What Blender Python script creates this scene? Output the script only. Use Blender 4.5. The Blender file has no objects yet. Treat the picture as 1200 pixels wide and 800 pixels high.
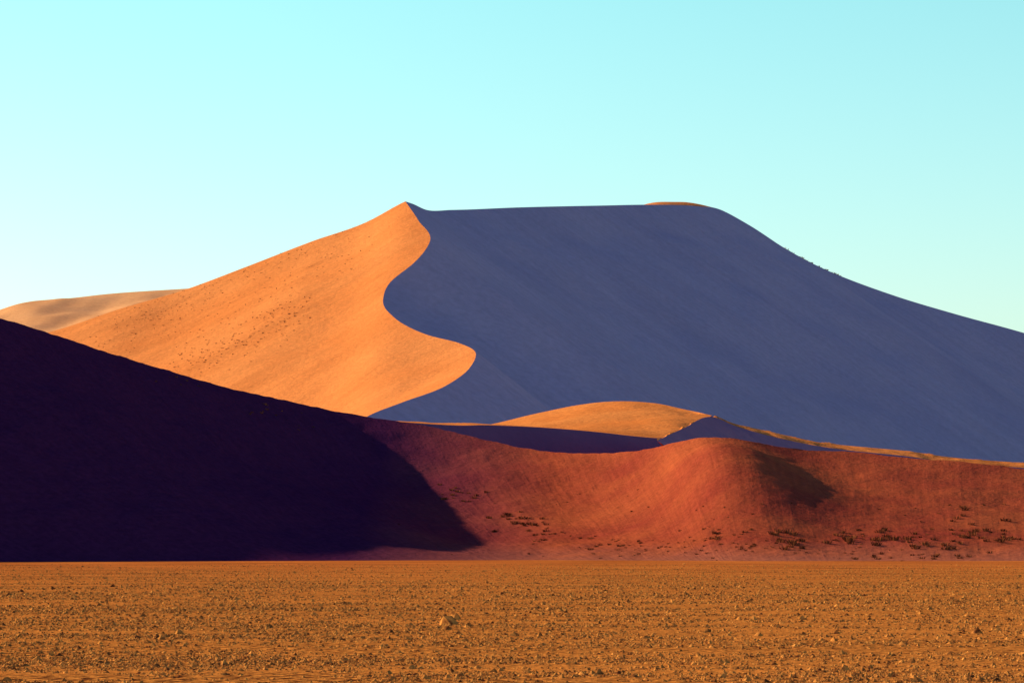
import bpy, math, numpy as np
from mathutils import Vector
from mathutils.bvhtree import BVHTree
F=3403.0; HY=640.0; CH=2.0
rng=np.random.default_rng(7)
sc=bpy.context.scene
def W(px,py,d):
    return np.array([(px-600)/F*d, d, (HY-py)/F*d+CH])
# ---------- numpy noise
_perm=rng.permutation(256); _perm=np.concatenate([_perm,_perm])
_g=rng.normal(size=(256,2)); _g/=np.linalg.norm(_g,axis=1)[:,None]
def pn(x,y):
    xi=np.floor(x).astype(int); yi=np.floor(y).astype(int); xf=x-xi; yf=y-yi
    xi&=255; yi&=255
    u=xf**3*(xf*(xf*6-15)+10); v=yf**3*(yf*(yf*6-15)+10)
    def gr(a,b,fx,fy):
        g=_g[_perm[_perm[a&255]+(b&255)]]; return g[...,0]*fx+g[...,1]*fy
    n00=gr(xi,yi,xf,yf); n10=gr(xi+1,yi,xf-1,yf); n01=gr(xi,yi+1,xf,yf-1); n11=gr(xi+1,yi+1,xf-1,yf-1)
    return (n00*(1-u)+n10*u)*(1-v)+(n01*(1-u)+n11*u)*v
def fbm(x,y,o=4):
    r=0;a=1;f=1
    for i in range(o):
        r=r+a*pn(x*f+i*17.3,y*f+i*9.1);a*=.5;f*=2
    return r
# ---------- curve
def spline(P,n):
    P=np.asarray(P,float); d=np.r_[0,np.cumsum(np.linalg.norm(np.diff(P[:,:3],axis=0),axis=1)+1e-6)]
    t=np.linspace(0,d[-1],n); return splat(P,d,t)
def splat(P,d,t):
    h=np.diff(d)[:,None]; m=np.diff(P,axis=0)/h
    T=np.zeros_like(P); T[0]=m[0];T[-1]=m[-1]
    T[1:-1]=(m[:-1]*h[1:]+m[1:]*h[:-1])/(h[1:]+h[:-1])
    i=np.clip(np.searchsorted(d,t,side='right')-1,0,len(d)-2)
    hh=h[i]; s=((t-d[i])[:,None])/hh
    return ((2*s**3-3*s**2+1)*P[i]+(s**3-2*s**2+s)*hh*T[i]+(-2*s**3+3*s**2)*P[i+1]+(s**3-s**2)*hh*T[i+1])
def grid_obj(name,G,mat,uv=None,parent=None):
    n,m=G.shape[:2]
    idx=np.arange(n*m).reshape(n,m)
    f=np.stack([idx[:-1,:-1],idx[1:,:-1],idx[1:,1:],idx[:-1,1:]],-1).reshape(-1,4)
    a=G[0:-1,0:-1]; b=G[1:,0:-1]; c=G[0:-1,1:]
    nz=np.cross(b-a,c-a)[...,2].mean()
    if nz<0: f=f[:,::-1]
    me=bpy.data.meshes.new(name); me.from_pydata(G.reshape(-1,3).tolist(),[],f.tolist())
    if uv is not None:
        ul=me.uv_layers.new(name="UVMap"); U=uv.reshape(-1,2)[f.reshape(-1)]
        ul.data.foreach_set("uv",U.astype(np.float32).ravel())
    me.polygons.foreach_set("use_smooth",[True]*len(me.polygons)); me.update()
    ob=bpy.data.objects.new(name,me); sc.collection.objects.link(ob); me.materials.append(mat)
    if parent: ob.parent=parent
    return ob
def empty(name):
    e=bpy.data.objects.new(name,None); sc.collection.objects.link(e); return e
# ---------- materials
def newmat(name):
    m=bpy.data.materials.new(name); m.use_nodes=True; nt=m.node_tree; b=nt.nodes["Principled BSDF"]
    b.inputs["Roughness"].default_value=1; b.inputs["Specular IOR Level"].default_value=0.0
    return m,nt,b
def sand(name,c1,c2,big,fine,bumpd,streak=None,sfac=.5,west=None,grain=(.90,1.08),apron=None):
    m,nt,b=newmat(name); N=nt.nodes.new; L=nt.links.new
    tc=N("ShaderNodeTexCoord")
    n1=N("ShaderNodeTexNoise"); n1.inputs["Scale"].default_value=big; n1.inputs["Detail"].default_value=5; L(tc.outputs["Object"],n1.inputs["Vector"])
    r=N("ShaderNodeMapRange"); r.inputs[1].default_value=.35; r.inputs[2].default_value=.65; L(n1.outputs[0],r.inputs[0])
    mx=N("ShaderNodeMix"); mx.data_type='RGBA'; mx.inputs[6].default_value=(*c1,1); mx.inputs[7].default_value=(*c2,1); L(r.outputs[0],mx.inputs[0])
    col=mx.outputs[2]
    sp=N("ShaderNodeSeparateXYZ"); L(tc.outputs["Object"],sp.inputs[0])
    if apron:  # paler coarse sand where the toe spills onto the plain
        ra_=N("ShaderNodeMath"); ra_.operation='MULTIPLY_ADD'; L(n1.outputs[0],ra_.inputs[0]); ra_.inputs[1].default_value=3.0; L(sp.outputs[2],ra_.inputs[2])
        rz=N("ShaderNodeMapRange"); rz.inputs[1].default_value=apron[1]; rz.inputs[2].default_value=apron[2]; L(ra_.outputs[0],rz.inputs[0])
        mz=N("ShaderNodeMix"); mz.data_type='RGBA'; mz.inputs[6].default_value=(*apron[0],1); L(col,mz.inputs[7]); L(rz.outputs[0],mz.inputs[0]); col=mz.outputs[2]
    if west:   # shadow on the dune's west part painted in as darker, bluer sand
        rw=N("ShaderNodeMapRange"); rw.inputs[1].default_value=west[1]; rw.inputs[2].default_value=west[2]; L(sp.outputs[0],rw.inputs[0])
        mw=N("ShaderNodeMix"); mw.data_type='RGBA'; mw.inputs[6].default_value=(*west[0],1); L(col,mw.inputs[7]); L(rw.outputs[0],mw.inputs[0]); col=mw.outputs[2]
    n2=N("ShaderNodeTexNoise"); n2.inputs["Scale"].default_value=fine; n2.inputs["Detail"].default_value=5; n2.inputs["Roughness"].default_value=.6; L(tc.outputs["Object"],n2.inputs["Vector"])
    r2=N("ShaderNodeMapRange"); r2.inputs[1].default_value=.3; r2.inputs[2].default_value=.7; r2.inputs[3].default_value=grain[0]; r2.inputs[4].default_value=grain[1]; L(n2.outputs[0],r2.inputs[0])
    mm=N("ShaderNodeVectorMath"); mm.operation='SCALE'; L(col,mm.inputs[0]); L(r2.outputs[0],mm.inputs[3]); col=mm.outputs[0]
    hgt=n2.outputs[0]
    if streak:
        mp=N("ShaderNodeMapping"); mp.inputs["Scale"].default_value=(streak[0],streak[1],1); L(tc.outputs["UV"],mp.inputs[0])
        n3=N("ShaderNodeTexNoise"); n3.inputs["Scale"].default_value=1; n3.inputs["Detail"].default_value=6; n3.inputs["Distortion"].default_value=.4; L(mp.outputs[0],n3.inputs["Vector"])
        r3=N("ShaderNodeMapRange"); r3.inputs[1].default_value=.35; r3.inputs[2].default_value=.65; r3.inputs[3].default_value=1-sfac*.5; r3.inputs[4].default_value=1+sfac*.5; L(n3.outputs[0],r3.inputs[0])
        m3=N("ShaderNodeVectorMath"); m3.operation='SCALE'; L(col,m3.inputs[0]); L(r3.outputs[0],m3.inputs[3]); col=m3.outputs[0]
        ad=N("ShaderNodeMath"); ad.operation='MULTIPLY_ADD'; L(n3.outputs[0],ad.inputs[0]); ad.inputs[1].default_value=.5; L(hgt,ad.inputs[2]); hgt=ad.outputs[0]
    L(col,b.inputs["Base Color"])
    bp=N("ShaderNodeBump"); bp.inputs["Strength"].default_value=1; bp.inputs["Distance"].default_value=bumpd; L(hgt,bp.inputs["Height"]); L(bp.outputs[0],b.inputs["Normal"])
    return m
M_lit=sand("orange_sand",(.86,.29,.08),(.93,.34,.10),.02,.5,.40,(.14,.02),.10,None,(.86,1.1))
M_shade=sand("shaded_sand",(.49,.43,.55),(.55,.48,.59),.008,.3,.25,(.12,.006),.08)  # shaded copy of the big dune's sand, bluish shade put into the colour
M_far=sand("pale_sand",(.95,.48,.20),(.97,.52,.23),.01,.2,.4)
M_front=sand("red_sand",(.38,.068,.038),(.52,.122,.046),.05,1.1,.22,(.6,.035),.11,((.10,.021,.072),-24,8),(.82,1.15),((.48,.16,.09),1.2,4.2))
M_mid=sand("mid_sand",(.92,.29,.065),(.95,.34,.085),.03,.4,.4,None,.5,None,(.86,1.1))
M_midshade=sand("mid_shade_sand",(.36,.20,.29),(.40,.23,.31),.03,.8,.12)  # mid sand with the mauve of its shaded slopes painted in
M_mdark=sand("mid_shadow_sand",(.18,.10,.19),(.22,.12,.21),.03,.8,.12)  # shadow band behind the front crest, painted as a darker base colour
# ---------- big dune
fd=np.array([.86,-.51]); SL=.65
sil=np.array([(-400,455),(-250,440),(-100,420),(0,403),(72,385),(140,362),(215,340),(290,312),(365,283),(430,260),(475,236)],float)
sx=(sil[:,0]-600)/F*1500; sz=(HY-sil[:,1])/F*1500+CH
sx=np.r_[-900,sx,sx[-1]+np.array([20,60,120,300])]; sz=np.r_[20,sz,sz[-1]+np.array([20,60,120,300])*.37]
def Zsil(x):
    P=np.stack([sx,sz],1)
    xs=np.asarray(x,float); sh=xs.shape
    o=splat(P,sx,np.clip(xs.ravel(),sx[0],sx[-1]))[:,1]; return o.reshape(sh)
_fd=np.linspace(0,1400,2801); _sl=.357-(.357-.12)*np.clip((_fd-285)/90,0,1)+.25*np.clip((_fd-560)/100,0,1)
_fi=np.r_[0,np.cumsum(_sl[:-1]*.5)]
def Lz(x,y):
    dy=np.maximum(1500-y,0)
    return Zsil(x)-np.interp(dy,_fd,_fi)
S0=W(475,236,1500)
def castL(px,py):
    ys=np.linspace(600,1500,4000); x=(px-600)/F*ys; z=(HY-py)/F*ys+CH
    g=z-Lz(x,ys); k=np.where(g>0)[0]; k=k[-1] if len(k) else 0
    return np.array([x[k],ys[k],z[k]])
rp=[(490,258),(503,285),(485,308),(458,330),(449,350),(462,372),(500,392),(538,402),(556,411)]
pre=[castL(*p) for p in rp]; y9=pre[-1][1]
toe=[W(551,430,y9-36),W(522,452,y9-80),W(472,471,y9-132),W(430,488,y9-190),W(395,515,y9-250),W(370,550,y9-310),W(355,590,y9-380)]
ridge=np.array([S0]+pre+toe)
R=spline(ridge,360)
top=[W(475,236,1500),W(484,239,1515),W(500,246,1540),W(530,246,1580),W(610,243,1680),W(700,241,1790),W(765,240,1880),W(820,242,1960),W(845,246,2000),W(880,265,2030),(W(920,291,2065)),W(970,317,2105),W(1050,347,2140),W(1120,368,2170),W(1200,390,2196),W(1350,440,2240),W(1600,540,2300)]
T=spline(top,400)
big=empty("sand_dune")
cur=np.concatenate([T[::-1],R[1:]])
M=160; s=np.linspace(0,1,M)**1.15*470
G=np.zeros((len(cur),M,3)); 
tt=np.r_[0,np.cumsum(np.linalg.norm(np.diff(cur[:,:2],axis=0),axis=1))]
PE=S0[2]-SL*fd[0]*(cur[:,0]-S0[0])-SL*fd[1]*(cur[:,1]-S0[1])
E=cur[:,2]-PE
kern=np.exp(-np.linspace(-2.2,2.2,161)**2); kern/=kern.sum()
Es=np.convolve(np.pad(E,80,mode='edge'),kern,'valid')
wB=np.clip((np.arange(len(E))-(len(T)-80))/80,0,1); Es=E*(1-wB)+Es*wB
for j in range(M):
    G[:,j,0]=cur[:,0]+fd[0]*s[j]; G[:,j,1]=cur[:,1]+fd[1]*s[j]
    k=np.exp(-s[j]/85)
    G[:,j,2]=PE-SL*s[j]+E*k+Es*(1-k)
fade=np.clip(s/30,0,1)[None,:]
G[:,:,2]+=fade*(2.8*fbm(G[:,:,0]/90,G[:,:,1]/90,3)+ .7*fbm((G[:,:,0]*.51+G[:,:,1]*.86)/18,(G[:,:,0]*.86-G[:,:,1]*.51)/160,3))
zt=G[:,:,2]; G[:,:,2]=np.where(zt<25,25-(25-zt)*.75,zt); G[:,:,2]=np.maximum(G[:,:,2],-12)
uv=np.stack([np.repeat(tt[:,None],M,1),np.repeat(s[None,:],len(cur),0)],-1)
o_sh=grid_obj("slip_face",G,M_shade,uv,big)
M=260; q=np.linspace(0,1,M)**1.6
G=np.zeros((len(R),M,3)); G[:,:,1]=R[:,1][:,None]; G[:,:,0]=R[:,0][:,None]+(-880-R[:,0])[:,None]*q[None,:]
z=Lz(G[:,:,0],G[:,:,1]); z=z+(R[:,2]-z[:,0])[:,None]*np.exp(-(R[:,0][:,None]-G[:,:,0])/90)
fade=np.clip(-(G[:,:,0]-R[:,0][:,None])/25,0,1)*np.clip((1500-G[:,:,1])/20,0,1)
z=z+fade*(3.4*fbm(G[:,:,0]/110,G[:,:,1]/110,3)+.30*fbm(G[:,:,0]/14,G[:,:,1]/14,3))
G[:,:,2]=np.maximum(z,-6)
X,Y=G[:,:,0],G[:,:,1]
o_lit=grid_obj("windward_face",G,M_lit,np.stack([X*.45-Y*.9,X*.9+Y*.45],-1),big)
xl=np.linspace(-880,S0[0],200); LL=np.stack([xl,np.full(200,1500.),Lz(xl,np.full(200,1500.))],1)
LL[-1]=S0
cb=np.concatenate([LL,T[1:]]); M=60; s=np.linspace(0,1,M)**1.5*800
G=np.zeros((len(cb),M,3)); pxs=cb[:,0]/cb[:,1]*F+600
for j in range(M):
    G[:,j,0]=cb[:,0]-s[j]*.25; G[:,j,1]=cb[:,1]+s[j]
    bump=(9.0*np.exp(-((pxs-803)/38)**4)+1.6*np.exp(-((pxs-828)/18)**2))*(s[j]/75)*np.exp(1-s[j]/75)
    G[:,j,2]=cb[:,2]-(.03*s[j] if s[j]<90 else 2.7+.34*(s[j]-90))*np.where(cb[:,0]>S0[0],1,1.6)+bump
G[:,:,2]=np.maximum(G[:,:,2],-12)
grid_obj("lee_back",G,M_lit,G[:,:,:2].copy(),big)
# ---------- distant dune on the left
dd=empty("sand_dune")
D=2400
c=[W(-500,395,D),W(-250,385,D),W(-100,377,D),W(0,366,D),W(50,352,D),W(85,349,D),W(120,345,D),W(205,339,D),W(330,333,D),W(500,345,D),W(700,380,D)]
C=spline(c,300); M=80; s=np.linspace(0,1,M)*620
G=np.zeros((300,M,3))
for j in range(M):
    G[:,j,0]=C[:,0]-s[j]*.3; G[:,j,1]=C[:,1]-s[j]*.95; G[:,j,2]=C[:,2]-.18*s[j]
G[:,:,2]+=np.clip(s/50,0,1)[None,:]*(6*fbm(G[:,:,0]/50+3,G[:,:,1]/150,2))
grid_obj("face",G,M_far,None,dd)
G2=G.copy()
for j in range(M): G2[:,j,0]=C[:,0]; G2[:,j,1]=C[:,1]+s[j]; G2[:,j,2]=C[:,2]-.3*s[j]
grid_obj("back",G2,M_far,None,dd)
# ---------- front dune
fr=empty("sand_dune")
def st(cx,by,p): return list(cx)+list(by)+[p]
ST=[st((-400,150,10),(-380,90),1.3),
 st((-300,240,20),(-250,210),1.25),
 st((-205,320,31),(-150,292),1.2),
 st((-160,365,35),(-98,340),1.15),
 st((-118,425,38),(-62,382),1.15),
 st(W(0,373,480),(-30,405),1.15),
 st(W(60,391,491),(-25,410),1.2),
 st(W(130,414,505),(-18,414),1.3),
 st(W(200,435,519),(-11,417),1.4),
 st(W(270,455,534),(-5,418),1.55),
 st(W(330,468,546),(-1,418),1.75),
 st(W(385,480,556),(3,417),1.95),
 st(W(430,488,560),(7,415),2.1),
 st(W(500,499,560),(11,411),2.1),
 st(W(560,513,553),(15,408),2.0),
 st(W(620,526,545),(19,405),1.95),
 st(W(700,531,530),(24,402),1.8),
 st(W(765,525,514),(28,400),1.68),
 st(W(800,517,504),(30.5,398),1.6),
 st(W(835,513,498),(33,397),1.57),
 st(W(870,516,497),(36.5,396),1.57),
 st(W(905,522,499),(40,396),1.6),
 st(W(940,527,501),(43.5,397),1.65),
 st(W(1000,529,503),(50,398),1.7),
 st(W(1060,536,499),(56,398),1.65),
 st(W(1130,541,496),(63,397),1.6),
 st(W(1200,549,494),(71,396),1.6),
 st(W(1350,560,490),(88,393),1.5),
 st(W(1600,545,500),(118,393),1.5),
 st(W(2000,560,520),(170,398),1.5),
 st(W(2600,600,540),(250,410),1.5)]
ST=np.array(ST,float)
dcum=np.r_[0,np.cumsum(np.linalg.norm(np.diff(ST[:,:3],axis=0),axis=1))]
t=np.linspace(0,dcum[-1],1100); Q=splat(ST,dcum,t); C=Q[:,:3]; B=Q[:,3:5]; P=Q[:,5]
M=220; s=np.linspace(0,1,M)**1.1*1.0
G=np.zeros((len(t),M,3))
for j in range(M):
    G[:,j,:2]=C[:,:2]*(1-s[j])+B*s[j]
    G[:,j,2]=C[:,2]*(1-s[j])**P-.25*s[j]
X,Y=G[:,:,0],G[:,:,1]
u_=X-(34.5+(472-Y)*.13); wx_=np.where(u_<0,10.5,14.5)
G[:,:,2]+=4.4*np.exp(-(u_/wx_)**2)*np.exp(-((Y-468)/27)**2)*np.clip((C[:,1][:,None]-Y)/14,.12,1)
fade=np.clip(s/.06,0,1)*np.clip((1-s)/.2,0,1)
nf=1-.85*np.exp(-((X-40)/14)**2)
G[:,:,2]+=fade[None,:]*(.9*nf*fbm(X/22,Y/30,3)+.17*fbm(X/3,Y/4,3))
G[:,0,2]+=.22*fbm(t/4,t*0,3)
tb=np.repeat(t[:,None],M,1); sl=np.linalg.norm(C[:,:2]-B,axis=1)[:,None]*s[None,:]
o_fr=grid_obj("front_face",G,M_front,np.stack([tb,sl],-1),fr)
Ctop=G[:,0].copy()
M=60; s=np.linspace(0,1,M)**1.4*130; G=np.zeros((len(t),M,3))
lw=np.clip((500-(C[:,0]/C[:,1]*F+600))/500,0,1)
for j in range(M):
    G[:,j,0]=C[:,0]-s[j]*.85*lw; G[:,j,1]=C[:,1]+s[j]*(1-.5*lw); G[:,j,2]=Ctop[:,2]-(.36+.1*lw)*s[j]
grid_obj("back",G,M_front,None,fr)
# ---------- mid dune
md=empty("sand_dune")
def patch(name,curves,n,m,mat,parent,amp=.3,sc_=12):
    Cs=[spline(c,n) for c in curves]; K=len(Cs); A=np.stack(Cs,1)
    G=np.zeros((n,m,3)); d=np.arange(K,dtype=float); tq=np.linspace(0,K-1,m)
    for i in range(n):
        for k in range(3): G[i,:,k]=np.interp(tq,d,A[i,:,k]) if K<3 else splat(A[i],d,tq)[:,k]
    wv=np.minimum(np.minimum(np.linspace(0,8,m),1),np.minimum(np.linspace(8,0,m),1))[None,:]
    G[:,:,2]+=wv*amp*fbm(G[:,:,0]/sc_,G[:,:,1]/sc_,3)
    return grid_obj(name,G,mat,None,parent)
Lc=[W(440,492,690),W(510,497,700),(W(575,498,740)),W(640,501,770),W(700,506,800),W(745,511,830),W(772,513,850),W(805,501,900),W(834,487,950)]
Tc=[W(440,493,900),W(510,498,960),W(575,497,1000),W(630,484,1010),W(680,474,1010),W(725,470,1000),W(765,472,990),W(800,479,975),W(834,486.5,952)]
patch("windward_face",[Lc,Tc],140,40,M_mid,md,1.1,34)
def drop(c,dx,dy,dz): return [p+np.array([dx,dy,dz]) for p in c]
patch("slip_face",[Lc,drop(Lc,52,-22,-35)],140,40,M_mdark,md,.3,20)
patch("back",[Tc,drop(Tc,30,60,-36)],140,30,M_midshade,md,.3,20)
ra=empty("sand_ridge")
A1=[W(770,516,620),W(800,502,660),W(836,488.5,720),W(868,501,760),W(900,510,780),W(940,519,805),W(1000,528,840),W(1060,534,860),W(1100,540,880),W(1200,548,920),W(1350,556,960),W(1600,570,1000)]
A2=[W(770,516,625),W(800,502,666),W(837,488,735),W(868,498,795),W(900,505,820),W(940,514,845),W(985,521,885),W(1060,528,900),W(1110,535,925),W(1200,542,965),W(1350,549,1010),W(1600,562,1050)]
patch("windward_face",[A1,A2],260,24,M_mid,ra,.9,9)
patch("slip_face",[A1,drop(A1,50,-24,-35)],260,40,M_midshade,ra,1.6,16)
patch("back",[A2,drop(A2,40,60,-38)],260,30,M_mid,ra,.5,20)
# ---------- ground
tq=np.linspace(-1,1,700); ax=np.sign(tq)*np.abs(tq)**4*22000
ay=ax
X,Y=np.meshgrid(ax,ay,indexing='ij')
Z=.10*fbm(X/40,Y/16,3)*np.clip((350-np.hypot(X,Y))/200,0,1)
m,nt,b=newmat("gravel_plain"); N=nt.nodes.new; L=nt.links.new
tc=N("ShaderNodeTexCoord")
def noise(scale,detail=4,vs=None):
    n=N("ShaderNodeTexNoise"); n.inputs["Scale"].default_value=scale; n.inputs["Detail"].default_value=detail
    if vs:
        mp=N("ShaderNodeMapping"); mp.inputs["Scale"].default_value=vs; L(tc.outputs["Object"],mp.inputs[0]); L(mp.outputs[0],n.inputs["Vector"])
    else: L(tc.outputs["Object"],n.inputs["Vector"])
    return n.outputs[0]
def mr(x,a,b_,c=0,d=1):
    r=N("ShaderNodeMapRange"); r.inputs[1].default_value=a; r.inputs[2].default_value=b_; r.inputs[3].default_value=c; r.inputs[4].default_value=d; L(x,r.inputs[0]); return r.outputs[0]
def mix(f,a,b_):
    x=N("ShaderNodeMix"); x.data_type='RGBA'; L(f,x.inputs[0])
    for i,v in ((6,a),(7,b_)):
        if isinstance(v,tuple): x.inputs[i].default_value=(*v,1)
        else: L(v,x.inputs[i])
    return x.outputs[2]
sp=N("ShaderNodeSeparateXYZ"); L(tc.outputs["Object"],sp.inputs[0])
near=mix(mr(noise(4,6),.42,.58),(.15,.045,.015),(.88,.33,.06))
band=mr(noise(1,6,(.06,.2,1)),.34,.66)
near2=mix(band,near,(.76,.27,.05))
far=mix(mr(noise(1,7,(.05,.16,1)),.36,.64),(.44,.12,.028),(.88,.27,.05))
dist=mr(sp.outputs[1],60,330)
L(mix(dist,near2,far),b.inputs["Base Color"])
bp=N("ShaderNodeBump"); bp.inputs["Distance"].default_value=.12; L(noise(5,6),bp.inputs["Height"]); L(bp.outputs[0],b.inputs["Normal"])
grid_obj("ground",np.stack([X,Y,Z],-1),m)
# ---------- gravel
def scatter_mesh(name,pos,size,flat,mat):
    base=np.array([(1,0,0),(.3,.9,0),(-.8,.6,0),(-.9,-.5,0),(.2,-1,0),(.1,.1,1.0),(-.4,-.1,.8)],float)
    faces=np.array([(0,1,5),(1,2,5),(2,6,5),(2,3,6),(3,4,6),(4,5,6),(4,0,5)])
    n=len(pos); a=rng.uniform(0,6.28,n); v=base[None]*rng.uniform(.6,1.3,(n,7,1))
    v=v*np.stack([size*rng.uniform(.7,1.4,n),size,size*flat],-1)[:,None,:]
    ca,sa=np.cos(a)[:,None],np.sin(a)[:,None]
    x=v[...,0]*ca-v[...,1]*sa; y=v[...,0]*sa+v[...,1]*ca
    v=np.stack([x,y,v[...,2]],-1)+pos[:,None,:]
    f=(faces[None]+np.arange(n)[:,None,None]*7).reshape(-1,3)
    me=bpy.data.meshes.new(name); me.from_pydata(v.reshape(-1,3).tolist(),[],f.tolist()); me.materials.append(mat); me.update()
    ob=bpy.data.objects.new(name,me); sc.collection.objects.link(ob); return ob
n=400000; y=30*np.exp(rng.uniform(0,1,n)*math.log(330/30)); x=rng.uniform(-.24,.24,n)*y
msk=fbm(x/2.2,y/1.6,4)+1.1*fbm(x/16+5,y/5,4)+rng.uniform(-.6,.6,n)>.06+.3*np.clip((y-120)/200,0,1); x=x[msk]; y=y[msk]
def gz(x,y):
    i=np.clip(np.searchsorted(ax,x)-1,0,len(ax)-2); j=np.clip(np.searchsorted(ay,y)-1,0,len(ay)-2)
    u=(x-ax[i])/(ax[i+1]-ax[i]); v=(y-ay[j])/(ay[j+1]-ay[j])
    return (Z[i,j]*(1-u)+Z[i+1,j]*u)*(1-v)+(Z[i,j+1]*(1-u)+Z[i+1,j+1]*u)*v
mg=sand("gravel_stone",(.13,.042,.018),(.92,.38,.08),4,20,.01)
size=np.exp(rng.normal(math.log(.019),.42,len(x)))*(.7+.5*np.minimum(y,120)/50)
scatter_mesh("gravel",np.stack([x,y,gz(x,y)-.003],-1),size,.85,mg)
# ---------- shrubs
dg=bpy.context.evaluated_depsgraph_get()
def bvh(ob): return BVHTree.FromObject(ob,dg)
def cast(bv,px,py):
    d=Vector(((px-600)/F,1,(HY-py)/F)).normalized(); h=bv.ray_cast(Vector((0,0,CH)),d); return h[0]
m,nt,b=newmat("dry_grass"); N=nt.nodes.new; L=nt.links.new; tc=N("ShaderNodeTexCoord")
n_=N("ShaderNodeTexNoise"); n_.inputs["Scale"].default_value=.7; L(tc.outputs["Object"],n_.inputs["Vector"])
rr=N("ShaderNodeValToRGB"); rr.color_ramp.elements[0].position=.35; rr.color_ramp.elements[0].color=(.07,.022,.012,1); rr.color_ramp.elements[1].position=.65; rr.color_ramp.elements[1].color=(.38,.13,.05,1); L(n_.outputs[0],rr.inputs[0]); L(rr.outputs[0],b.inputs["Base Color"])
M_gr=m
def shrubs(name,pts,sizes,blades=26):
    V=[];Fc=[]
    for p,sz_ in zip(pts,sizes):
        for k in range(blades):
            a=rng.uniform(0,6.28); r=rng.uniform(0,.6)*sz_; lean=rng.uniform(.1,.9)*sz_; h=rng.uniform(.4,1)*sz_*.8
            bx,by=p[0]+r*math.cos(a)*1.3,p[1]+r*math.sin(a); w=.10*sz_; b2=rng.uniform(0,3.14)
            wx,wy=w*math.cos(b2),w*math.sin(b2); i=len(V)
            zb=p[2]-.25*sz_
            V+= [(bx-wx,by-wy,zb),(bx+wx,by+wy,zb),(bx+wx*.8+lean*.5*math.cos(a),by+wy*.8+lean*.5*math.sin(a),p[2]+h*.7),(bx-wx*.8+lean*.5*math.cos(a),by-wy*.8+lean*.5*math.sin(a),p[2]+h*.7),(bx+lean*math.cos(a),by+lean*math.sin(a),p[2]+h)]
            Fc+=[(i,i+1,i+2,i+3),(i+3,i+2,i+4)]
    me=bpy.data.meshes.new(name); me.from_pydata(V,[],Fc); me.materials.append(M_gr); me.update()
    ob=bpy.data.objects.new(name,me); sc.collection.objects.link(ob)
bf=bvh(o_fr); pts=[];szs=[]
def clus(bv,cx,cy,sx_,sy_,n,a,b_):
    for i in range(n):
        h=cast(bv,rng.normal(cx,sx_),rng.normal(cy,sy_))
        if h is not None: pts.append(tuple(h)); szs.append(rng.uniform(a,b_))
clus(bf,540,578,14,5,16,.2,.65); clus(bf,605,610,18,5,24,.2,.75); clus(bf,655,630,40,8,24,.15,.55)
clus(bf,930,632,14,5,14,.4,1.0); clus(bf,1010,632,28,5,26,.3,1.0); clus(bf,1100,636,40,8,26,.3,.9); clus(bf,1165,628,30,6,18,.3,.9)
clus(bf,1130,595,30,12,10,.3,.7); clus(bf,850,628,30,8,18,.2,.6); clus(bf,730,638,40,6,24,.15,.55); clus(bf,1080,653,50,2,16,.2,.6)
clus(bf,310,482,20,6,9,.2,.45); clus(bf,205,445,14,4,7,.2,.4); clus(bf,350,495,14,6,6,.15,.3)
clus(bf,900,643,170,7,100,.12,.35); clus(bf,820,600,140,16,34,.1,.28)
shrubs("desert_shrubs",pts,szs)
bl=bvh(o_lit); pts=[];szs=[]
for i in range(230):
    u=rng.uniform(0,1); px=215+u*150+rng.normal(0,12); py=428-u*75+rng.normal(0,12)
    h=cast(bl,px,py)
    if h is not None: pts.append(tuple(h)); szs.append(rng.uniform(.3,.8))
for i in range(480):
    u=rng.uniform(0,1); px=110+u*300+rng.normal(0,20); py=385-u*90+rng.normal(0,20)
    h=cast(bl,px,py)
    if h is not None: pts.append(tuple(h)); szs.append(rng.uniform(.2,.65))
for i in range(26):
    k=rng.uniform(920,985); p=T[np.argmin(abs(T[:,0]/T[:,1]*F+600-k))]; pts.append((p[0],p[1],p[2]-.2)); szs.append(rng.uniform(.6,1.8))
shrubs("desert_shrubs",pts,szs,12)
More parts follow.
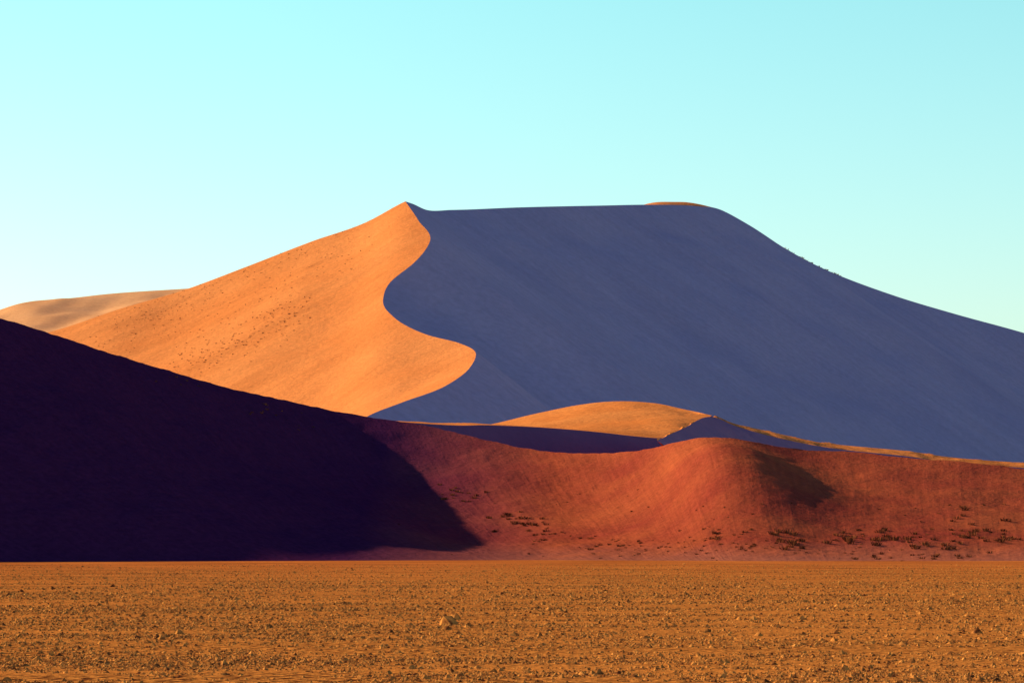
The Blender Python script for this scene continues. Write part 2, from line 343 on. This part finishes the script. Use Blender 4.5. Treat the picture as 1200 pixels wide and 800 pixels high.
# ---------- light
e=math.radians(24.5); ph=math.radians(20)
sd=Vector((-math.cos(e)*math.cos(ph),math.cos(e)*math.sin(ph),math.sin(e)))
l=bpy.data.lights.new("sun","SUN"); l.energy=5; l.angle=math.radians(.5); l.color=(1,.74,.44)
lo=bpy.data.objects.new("sun",l); sc.collection.objects.link(lo); lo.rotation_euler=sd.to_track_quat('Z','Y').to_euler()
w=bpy.data.worlds.new("World"); sc.world=w; w.use_nodes=True; nt=w.node_tree; bg=nt.nodes["Background"]
sk=nt.nodes.new("ShaderNodeTexSky"); sk.sky_type='NISHITA'; sk.sun_disc=False; sk.sun_elevation=e; sk.sun_rotation=math.radians(290)
tc=nt.nodes.new("ShaderNodeTexCoord"); sp=nt.nodes.new("ShaderNodeSeparateXYZ"); nt.links.new(tc.outputs["Generated"],sp.inputs[0])
cr=nt.nodes.new("ShaderNodeValToRGB"); nt.links.new(sp.outputs[2],cr.inputs[0])
els=[(0,(.56,.67,.61)),(.08,(.58,.70,.645)),(.19,(.49,.79,.65)),(.30,(.06,.10,.26)),(1,(.025,.045,.24))]
r=cr.color_ramp
r.elements[0].position=0; r.elements[0].color=(*els[0][1],1); r.elements[1].position=1; r.elements[1].color=(*els[-1][1],1)
for p_,c_ in els[1:-1]:
    q_=r.elements.new(p_); q_.color=(*c_,1)
vm=nt.nodes.new("ShaderNodeVectorMath"); vm.operation='MULTIPLY'; nt.links.new(sk.outputs[0],vm.inputs[0]); nt.links.new(cr.outputs[0],vm.inputs[1])
vs=nt.nodes.new("ShaderNodeVectorMath"); vs.operation='SCALE'; vs.inputs[3].default_value=2.5; nt.links.new(vm.outputs[0],vs.inputs[0])
nt.links.new(vs.outputs[0],bg.inputs[0]); bg.inputs[1].default_value=.12
cd=bpy.data.cameras.new("camera"); cam=bpy.data.objects.new("camera",cd); sc.collection.objects.link(cam)
cam.location=(0,0,CH); cam.rotation_euler=(math.radians(90),0,0); cd.sensor_width=36; cd.lens=36*F/1200; cd.shift_y=(HY-400)/1200
cd.clip_start=.5; cd.clip_end=60000; sc.camera=cam
sc.view_settings.view_transform='Standard'; sc.view_settings.look='None'; sc.view_settings.exposure=0
